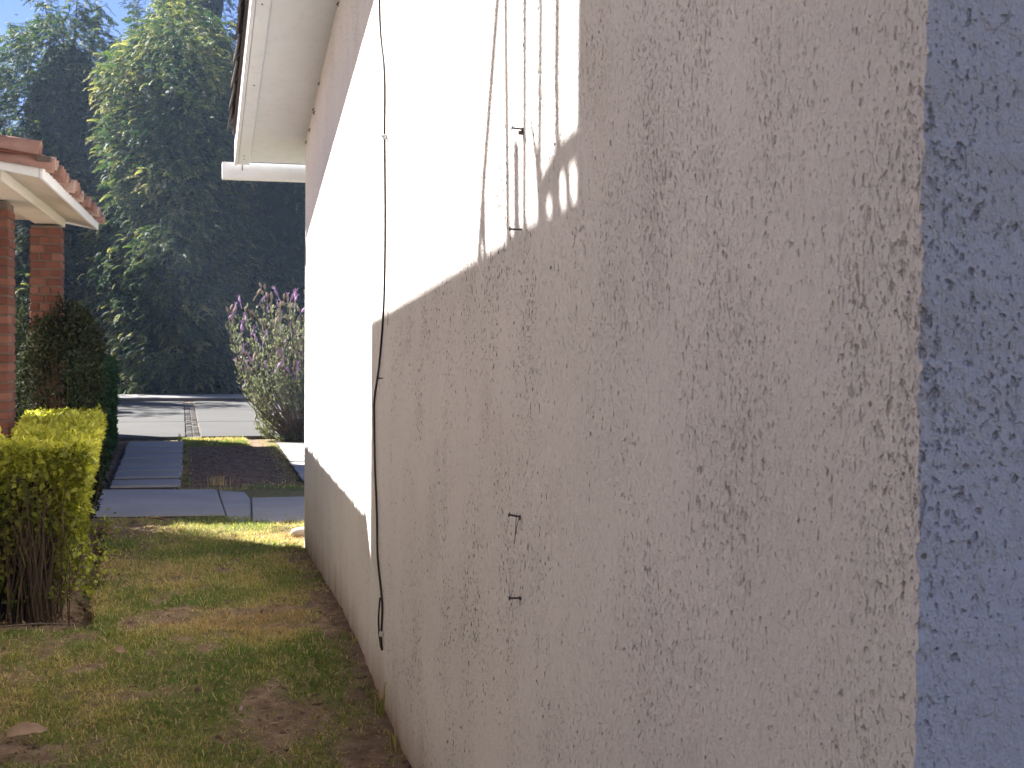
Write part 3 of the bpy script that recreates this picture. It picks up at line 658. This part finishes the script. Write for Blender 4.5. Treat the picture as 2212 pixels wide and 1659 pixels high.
n = 640; y = np.where(rg.random(n) < .5, YN+np.abs(rg.normal(0, .12, n)), rg.uniform(YN, YF, n)); x = np.where(rg.random(n) < .55, rg.uniform(-2.0, -.60, n), hxr(y)-.20-np.abs(rg.normal(0, .1, n)))
bp = np.stack([x, y, np.full(n, -.10)], 1)-off; tp = bp+np.stack([rg.normal(.0, .06, n), rg.normal(-.02, .06, n), rg.uniform(.5, .86, n)], 1)
stems('stems', bp, tp, rg, M['stem'], hy)

hg = empty('green_hedge', (-1.4, 17.5, 0)); tag(hg, 'taller dark green clipped hedge along the paved path', 'hedge')
Ps, Ns, Rn = [], [], []
def hgx(y): return -.80-(y-14.2)*.0175
Hh = 1.20
n = 11000; y = rg.uniform(14.2, 21., n); z = rg.uniform(.02, Hh, n); lum = fbm(y*3, z*3, 5.)-.5
Ps.append(np.stack([hgx(y)+lum*.12-.05*rg.random(n), y, z], 1)); Ns.append(np.tile((1., 0, .3), (n, 1))); Rn.append(.5+rg.normal(0, .18, n)+lum)
n = 7000; x = rg.uniform(-2.6, -.8, n); z = rg.uniform(.02, Hh, n); lum = fbm(x*3, z*3, 5.)-.5
Ps.append(np.stack([x, 14.2+lum*.12+.05*rg.random(n), z], 1)); Ns.append(np.tile((0, -1., .3), (n, 1))); Rn.append(.45+rg.normal(0, .18, n)+lum)
n = 7000; y = rg.uniform(14.2, 21., n); x = hgx(y)-rg.random(n)*1.7; lum = fbm(x*3, y*3, 5.)-.5
Ps.append(np.stack([x, y, Hh+lum*.06+rg.normal(0, .012, n)], 1)); Ns.append(np.tile((0, 0, 1.), (n, 1))); Rn.append(.6+rg.normal(0, .18, n)+lum)
leaves('foliage', np.concatenate(Ps)-np.array([-1.4, 17.5, 0]), np.concatenate(Ns), .055, M['hedge_g'], hg, np.concatenate(Rn), rg)
mb = MB(); mb.prism([(hgx(y_)-.10+1.4 if s_ else -1.2, y_-17.5, 0) for y_, s_ in ((14.32, 1), (20.9, 1), (20.9, 0), (14.32, 0))], (0, 0, Hh-.09)); mb.build('dark_core', M['core'], hg)  # solid dark core added behind the leaves to block light

sb = empty('dark_shrub', (-.90, 11.42, 0)); tag(sb, 'dull dark shrub in front of the farther brick column', 'shrub')
def lobe(n, c, r):
    v = rg.normal(0, 1, (n, 3)); v /= np.linalg.norm(v, axis=1, keepdims=True)
    rr = (.66+.62*fbm(v[:, 0]*2.6+4, v[:, 1]*2.6, v[:, 2]*2.6+c[0]))*(1-.30*rg.random(n)**2); v = v.copy(); v[:, 2] = np.sign(v[:, 2])*np.abs(v[:, 2])**.62
    return v*rr[:, None]*np.array(r)+np.array(c), v
P1, v1 = lobe(12000, (.0, 0, .86), (.33, .20, .93)); P2, v2 = lobe(4500, (-.62, .95, .80), (.36, .22, 1.05)); P3, v3 = lobe(3200, (-.10, .55, .70), (.32, .25, .9))
P = np.concatenate([P1, P2, P3]); v = np.concatenate([v1, v2, v3]); kp = P[:, 2] > -.02
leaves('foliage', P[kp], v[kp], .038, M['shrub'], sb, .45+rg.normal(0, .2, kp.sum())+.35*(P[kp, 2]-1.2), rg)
n = 14; stems('stems', np.stack([rg.normal(0, .08, n), rg.normal(0, .06, n), np.full(n, -.05)], 1), np.stack([rg.normal(0, .18, n), rg.normal(0, .12, n), rg.uniform(1.1, 1.8, n)], 1), rg, M['stem'], sb, .007)
n = 20; stems('stems', np.stack([-.62+rg.normal(0, .08, n), .95+rg.normal(0, .06, n), np.full(n, -.05)], 1), np.stack([-.62+rg.normal(0, .18, n), .95+rg.normal(0, .12, n), rg.uniform(1.1, 1.7, n)], 1), rg, M['stem'], sb, .007)

# ------------------------------------------------------------------ lavender at the house corner
LX, LY = 1.75, 21.25
lv = empty('lavender_bush', (LX, LY, 0)); tag(lv, 'tall flowering lavender bush beside the corner of the white house', 'bush')
poly = [(487, 695), (497, 670), (545, 640), (570, 622), (595, 622), (612, 648), (640, 655), (652, 600), (780, 600), (780, 940), (560, 942), (550, 900), (535, 850), (523, 790), (527, 770), (560, 760), (545, 740), (505, 720)]
poly = [((px-645.5)*.00707+LX, (946-py)*.00707) for px, py in poly]
def inside(x, z):
    c = np.zeros(len(x), bool)
    for (x1, z1), (x2, z2) in zip(poly, poly[1:]+poly[:1]):
        c ^= ((z1 > z) != (z2 > z)) & (x < (x2-x1)*(z-z1)/(z2-z1+1e-9)+x1)
    return c
x = rg.uniform(.5, 2.8, 2600); z = rg.uniform(.02, 2.45, 2600); kp = inside(x, z); x, z = x[kp][:330], z[kp][:330]
dpt = rg.uniform(-.75, .75, len(x)); T = np.stack([x-LX, dpt*np.clip(.4+z*.4, 0, 1), z], 1)
B0 = np.stack([T[:, 0]*.25+rg.normal(0, .04, len(x))+.12, T[:, 1]*.2, np.full(len(x), -.02)], 1)
kl, LP, LD, Lr = 32, [], [], []
mb = MB()
for b_, t_ in zip(B0, T):
    b_, t_ = Vector(b_), Vector(t_); mid = b_.lerp(t_, .55); mid.z -= .14*(t_-b_).length*(.3+abs(t_.x)*.7); mid += Vector((t_.x*.16, t_.y*.16, 0))
    pts = [b_, b_.lerp(mid, .5)+Vector(rg.normal(0, .015, 3)), mid, mid.lerp(t_, .55), t_]
    mb.tube(pts, [.011, .009, .007, .005, .003], 4, False)
    for q in range(kl):
        u = .42+.58*rg.random()**.8; 
        p = mid.lerp(t_, (u-.5)*2) if u > .5 else b_.lerp(mid, u*2)
        LP.append(p+Vector(rg.normal(0, .022, 3))); d = (t_-mid).normalized(); LD.append(d*.8+Vector((0, 0, .35))+Vector(rg.normal(0, .6, 3))); Lr.append(.5+rg.normal(0, .2))
mb.build('stems', M['stem'], lv)
LP, LD = np.array(LP), np.array(LD); nl_ = len(LP)
NTV = np.array([(0, 0, 0), (.5, .16, .04), (1, 0, -.05), (.5, -.16, .04)]); NTF = np.array([(0, 1, 2, 3)])
V, Fq = copies(NTV, NTF, frames(LD, roll=rg.uniform(0, 6.28, nl_))*(rg.uniform(.05, .10, nl_))[:, None, None], LP)
npmesh('foliage', V, Fq, M['lav_leaf'], lv, attrs={'rnd': np.clip(np.array(Lr), 0, 1)})
def head_mesh(mat, dry):
    mb = MB(); mb.tube([(0, 0, -.10), (0, 0, 0)], .004, 4, False)
    mb.tube([(0, 0, -.004), (0, 0, .02), (0, 0, .05), (0, 0, .075)], [.008, .017, .016, .006], 6)
    if not dry:
        for k in range(5):
            a = k*2*math.pi/5+.3; c, s_ = math.cos(a), math.sin(a)
            mb.add([(0, 0, .068), (c*.018-s_*.008, s_*.018+c*.008, .10), (c*.036, s_*.036, .122), (c*.018+s_*.008, s_*.018-c*.008, .10)], [(0, 1, 2, 3)])
    me = mb.mesh('flower_head'); me.materials.append(mat); return me
hm = [head_mesh(M['lav_flower'], False), head_mesh(M['lav_dry'], True)]
order = np.argsort(-T[:, 2]+rg.normal(0, .5, len(T)))[:260]
for i in order:
    dry = rg.random() < .62
    for q in range(1 if dry else 1):
        o = link('dry_head' if dry else 'flower', hm[1 if dry else 0], None, lv); o.location = Vector(T[i])+Vector((rg.normal(0, .03), rg.normal(0, .03), .09))
        o.rotation_euler = (rg.normal(0, .3), rg.normal(0, .3), rg.uniform(0, 6)); s_ = rg.uniform(.95, 1.45); o.scale = (s_,)*3

# ------------------------------------------------------------------ grass, litter
def blades(n_, xr_, yr_, lmin, lmax, wd, rg, dens=None):
    x = rg.uniform(*xr_, n_); y = rg.uniform(*yr_, n_); gg = grassy(x, y); kp = rg.random(n_) < gg**1.25 if dens is None else rg.random(n_) < dens(x, y)
    kp &= ~((x > .86) & (y < WC)); x, y, gg = x[kp], y[kp], gg[kp]; n = len(x)
    hole_ = np.exp(-((x-.80)/.10)**2-((y-11.1)/.14)**2)
    a = rg.uniform(0, 2*math.pi, n); ln = rg.uniform(lmin, lmax, n)*(.55+.6*gg)*(1-.8*np.clip(hole_*1.4, 0, 1)); lean = rg.uniform(.25, 1.25, n); curl = rg.normal(0, .5, n)
    dx, dy = np.cos(a), np.sin(a); px, py = -dy, dx
    P0 = np.stack([x, y, gz(y)+(fbm(x*9, y*9, 4.)-.5)*.035-.006-np.where(y > 11.6, .018, 0)-hole_*.06], 1)
    def at(u):
        h_ = ln*(u*np.cos(lean*.6)-u*u*.45*np.sin(lean)); rr = ln*(u*np.sin(lean*.6)+u*u*.45*lean*.6); cc = ln*curl*u*u*.4
        return P0+np.stack([dx*rr+px*cc, dy*rr+py*cc, h_], 1)
    W = np.stack([px, py, np.zeros(n)], 1)*wd*rg.uniform(.7, 1.3, n)[:, None]
    m_ = at(.55); V = np.stack([P0-W, P0+W, m_-W*.8, m_+W*.8, at(1.)], 1)
    tri = np.array([(0, 1, 3), (0, 3, 2), (2, 3, 4)])
    Fc = (tri[None]+(np.arange(n)*5)[:, None, None]).reshape(-1, 3)
    pa = fbm(x*2.1+30, y*1.6, 6.); rnd = np.clip(.47+2.2*(pa-.5)+.35*(gg-.6)+rg.normal(0, .20, n), 0, 1)
    rnd = np.where(rg.random(n) < .16, rg.uniform(.05, .34, n), rnd)
    return V.reshape(-1, 3), Fc, np.repeat(rnd, 3)
rg = np.random.default_rng(9)
parts = [blades(92000, (-.95, .868), (4.5, 8.4), .016, .042, .0024, rg), blades(16000, (-.95, .868), (4.5, 10.5), .03, .06, .0030, rg), blades(52000, (-.62, 1.25), (8.4, 12.1), .020, .052, .0024, rg),
         blades(16000, (-.02, 1.35), (14.25, 20.3), .03, .06, .004, rg), blades(9000, (.03, .98), (20.3, 21.6), .04, .09, .005, rg, lambda x, y: np.full(len(x), .9)),
         blades(1800, (.80, .872), (4.6, 10.15), .03, .10, .0022, rg, lambda x, y: (fbm(y*3, y*0, 2.) > .52)*.6),
         blades(900, (-2.2, -.45), (7.2, 12), .02, .05, .002, rg, lambda x, y: np.full(len(x), .5))]
V, Fc, rn, o_ = [], [], [], 0
for v, f, r_ in parts: V.append(v); Fc.append(f+o_); rn.append(r_); o_ += len(v)
gr = npmesh('lawn_grass', np.concatenate(V), np.concatenate(Fc), M['grass'], attrs={'rnd': np.concatenate(rn)})
tag(gr, 'patchy mown grass, green and straw coloured, on the soil beside the wall', 'grass', kind='stuff')
# clods and crumbs of soil in the bed and on the worn spots
rg = np.random.default_rng(19); n = 15000
x = rg.uniform(-2.0, .87, n); y = rg.uniform(4.8, 12., n); k2 = rg.random(n) < .35; x = np.where(k2, rg.uniform(-.1, 1.3, n), x); y = np.where(k2, rg.uniform(14.5, 20, n), y)
kp = rg.random(n) < np.clip(1.0-grassy(x, y)*1.3, 0, 1); x, y = x[kp], y[kp]; n = len(x)
OV = np.array([(1, 0, 0), (-1, 0, 0), (0, 1, 0), (0, -1, 0), (0, 0, .8), (0, 0, -.8)], float); OF = np.array([(0, 2, 4), (2, 1, 4), (1, 3, 4), (3, 0, 4), (2, 0, 5), (1, 2, 5), (3, 1, 5), (0, 3, 5)])
s_ = .004+.018*rg.random(n)**4; Mx = frames(rg.normal(0, 1, (n, 3)))*(s_[:, None]*rg.uniform(.6, 1.4, (n, 3)))[:, None, :]
zc = gz(y)-.055*in_bed(x, y)+(fbm(x*9, y*9, 4.)-.5)*.035-np.where(y > 11.6, .018, 0)
V, Fc = copies(OV, OF, Mx, np.stack([x, y, zc], 1)); cl = npmesh('soil_crumbs', V, Fc, M['soil'], attrs={'grassy': np.zeros(len(V))})
tag(cl, 'loose crumbs of brown soil scattered on the bare ground', 'soil', kind='stuff')
# straw lying flat
n = 5200; x = rg.uniform(-1.4, .86, n); y = rg.uniform(4.7, 12, n); k2 = rg.random(n) < .3; x = np.where(k2, rg.uniform(0, 1.25, n), x); y = np.where(k2, rg.uniform(14.5, 20, n), y)
zc = gz(y)-.05*in_bed(x, y)+(fbm(x*9, y*9, 4.)-.5)*.035+.006-np.where(y > 11.6, .018, 0)
a = rg.uniform(0, 6.28, n); D = np.stack([np.cos(a), np.sin(a), rg.normal(0, .15, n)], 1)
STW = np.array([(0, -.02, 0), (.5, .08, .06), (1, 0, 0), (.5, .04, .06)])
V, Fc = copies(STW, np.array([(0, 3, 2, 1)]), frames(D, roll=rg.normal(0, .4, n))*rg.uniform(.02, .075, n)[:, None, None], np.stack([x, y, zc], 1))
st = npmesh('straw_litter', V, Fc, M['grass'], attrs={'rnd': rg.uniform(.05, .3, n)}); tag(st, 'dry straw and clippings lying over the lawn and soil', 'straw', kind='stuff')
def dry_leaf(x, y, L_, W_, rz_, curl, label, seed, cup=.3, mat='dryleaf'):
    rg_ = np.random.default_rng(seed); nu, nv = 14, 5; v = []
    for i in range(nu):
        u = i/(nu-1); prof_ = (math.sin(math.pi*min(u*1.02+.03, 1))**.55)*W_/2*(1+rg_.normal(0, .10))
        for k in range(nv):
            q = (k/(nv-1)-.5)*2; v.append(((u-.5)*L_, q*prof_, curl*L_*(1-(2*u-1)**2)*.5+cup*prof_*q*q+rg_.normal(0, .0012)))
    f = [(i*nv+k, (i+1)*nv+k, (i+1)*nv+k+1, i*nv+k+1) for i in range(nu-1) for k in range(nv-1)]
    o = MB().add(v, f).build('dry_leaf', M[mat], None, True)
    md = o.modifiers.new('thickness', 'SOLIDIFY'); md.thickness = .0012
    o.location = (x, y, float(gz(y))+.022); o.rotation_euler = (R(-24), R(4), rz_); tag(o, label, 'leaf', 'dry leaves on the grass'); return o
o = dry_leaf(-.605, 5.88, .170, .080, R(8), .16, 'large curled tan leaf in the lower left corner of the lawn', 2); o.location.z = float(gz(5.88))+.040; o.rotation_euler = (R(26), R(-3), R(6))
o = dry_leaf(-.283, 6.90, .060, .042, R(-30), .12, 'small pale leaf on the grass left of centre', 3); o.rotation_euler = (R(38), R(10), R(-35)); o.location.z += .016
o = dry_leaf(-.205, 6.40, .048, .030, R(10), .2, 'little folded brown leaf between the big tan leaf and the small pale one', 4); o.location.z += .008
o = dry_leaf(.255, 6.08, .030, .016, R(60), .1, 'tiny whitish leaf on the worn soil patch', 5, mat='stone'); o.rotation_euler = (R(45), R(-30), R(60)); o.location.z += .008
o = dry_leaf(-.185, 11.66, .15, .06, R(5), .1, 'pale leaf flat on the shaded grass near the concrete slab', 6); o.location.z += .01
sm = MB(); vv, ff = [], []
me = bpy.data.meshes.new('stone'); bm = bmesh.new(); bmesh.ops.create_icosphere(bm, subdivisions=2, radius=1)
for v in bm.verts:
    nn_ = float(vnoise(v.co.x*1.7+3, v.co.y*1.7, v.co.z*1.7)); v.co = Vector((v.co.x*.085, v.co.y*.055, v.co.z*.042))*(.8+.4*nn_)
bm.to_mesh(me); bm.free(); me.polygons.foreach_set('use_smooth', [True]*len(me.polygons))
o = link('stone', me, M['stone']); o.location = (.905, 10.75, .025); tag(o, 'pale rounded stone at the far corner of the white wall', 'stone')
# tuft of dead grass in the dug patch, weed at the wall foot, a twig
def tuft(name, x, y, n, h, label, cat, rndlo, rndhi, seed, spread=.05):
    rg_ = np.random.default_rng(seed); mbv, mf, q = [], [], 0
    for i in range(n):
        a = rg_.uniform(0, 6.28); l = h*rg_.uniform(.5, 1.1); le = rg_.uniform(.05, .55); d = Vector((math.cos(a), math.sin(a), 0)); p = Vector((rg_.normal(0, spread*.5), rg_.normal(0, spread*.5), -.01)); w_ = Vector((-d.y, d.x, 0))*.004
        m1 = p+d*l*le*.35+Vector((0, 0, l*.6)); m2 = p+d*l*le+Vector((0, 0, l*(.95-.4*le)))
        mbv += [p-w_, p+w_, m1-w_*.8, m1+w_*.8, m2]; mf += [(q, q+1, q+3), (q, q+3, q+2), (q+2, q+3, q+4)]; q += 5
    o = npmesh(name, np.array([tuple(v) for v in mbv]), np.array(mf), M['grass'], attrs={'rnd': np.repeat(rg_.uniform(rndlo, rndhi, n), 3)})
    o.location = (x, y, float(gz(y))); tag(o, label, cat); return o
tuft('dead_tuft', .40, 14.75, 70, .13, 'tuft of dead brown grass in the dug patch by the slab', 'tuft', .0, .2, 1, .12)
tuft('weed', .855, 5.98, 9, .20, 'tall thin grass weed under the end of the cable', 'weed', .35, .7, 2, .02)
tuft('weed', .862, 7.0, 6, .10, 'short weed at the wall foot beyond the cable', 'weed', .2, .5, 3, .02)
tuft('weed', .855, 5.55, 7, .11, 'small weed at the wall foot nearest the camera', 'weed', .3, .6, 4, .03)
tuft('weed', -.02, 21.2, 14, .16, 'grass tuft at the far end of the paved path', 'weed', .4, .8, 5, .05)
tw = MB().tube([(-1.28, 7.62, .0), (-.95, 7.55, .01), (-.72, 7.63, .005), (-.52, 7.60, .0)], [.006, .005, .004, .002], 5).build('twig', M['rope'], None, True)
tag(tw, 'thin dry twig lying on the soil in front of the golden hedge', 'twig')
tw = MB().tube([(.60, 5.42, -.15), (.575, 5.56, -.142), (.60, 5.66, -.13)], [.002, .003, .002], 5).build('twig', M['rope'], None, True)
tag(tw, 'curved straw-thin twig on the lawn close to the wall foot', 'twig')

# ------------------------------------------------------------------ veil standing in for lens glare over the trees
hz = MB().box(-40, 40, -12, 70, -1.5, 16).build('glare_veil', None); tag(hz, kind='stuff')  # blue volume added to imitate lens glare on the dark trees
m = bpy.data.materials.new('glare_volume'); m.use_nodes = True; m.node_tree.nodes.remove(m.node_tree.nodes['Principled BSDF'])
pv = m.node_tree.nodes.new('ShaderNodeVolumePrincipled'); pv.inputs['Density'].default_value = .00095; pv.inputs['Color'].default_value = (.55, .72, 1., 1); pv.inputs['Anisotropy'].default_value = .2
m.node_tree.links.new(pv.outputs[0], m.node_tree.nodes['Material Output'].inputs['Volume']); hz.data.materials.append(m)
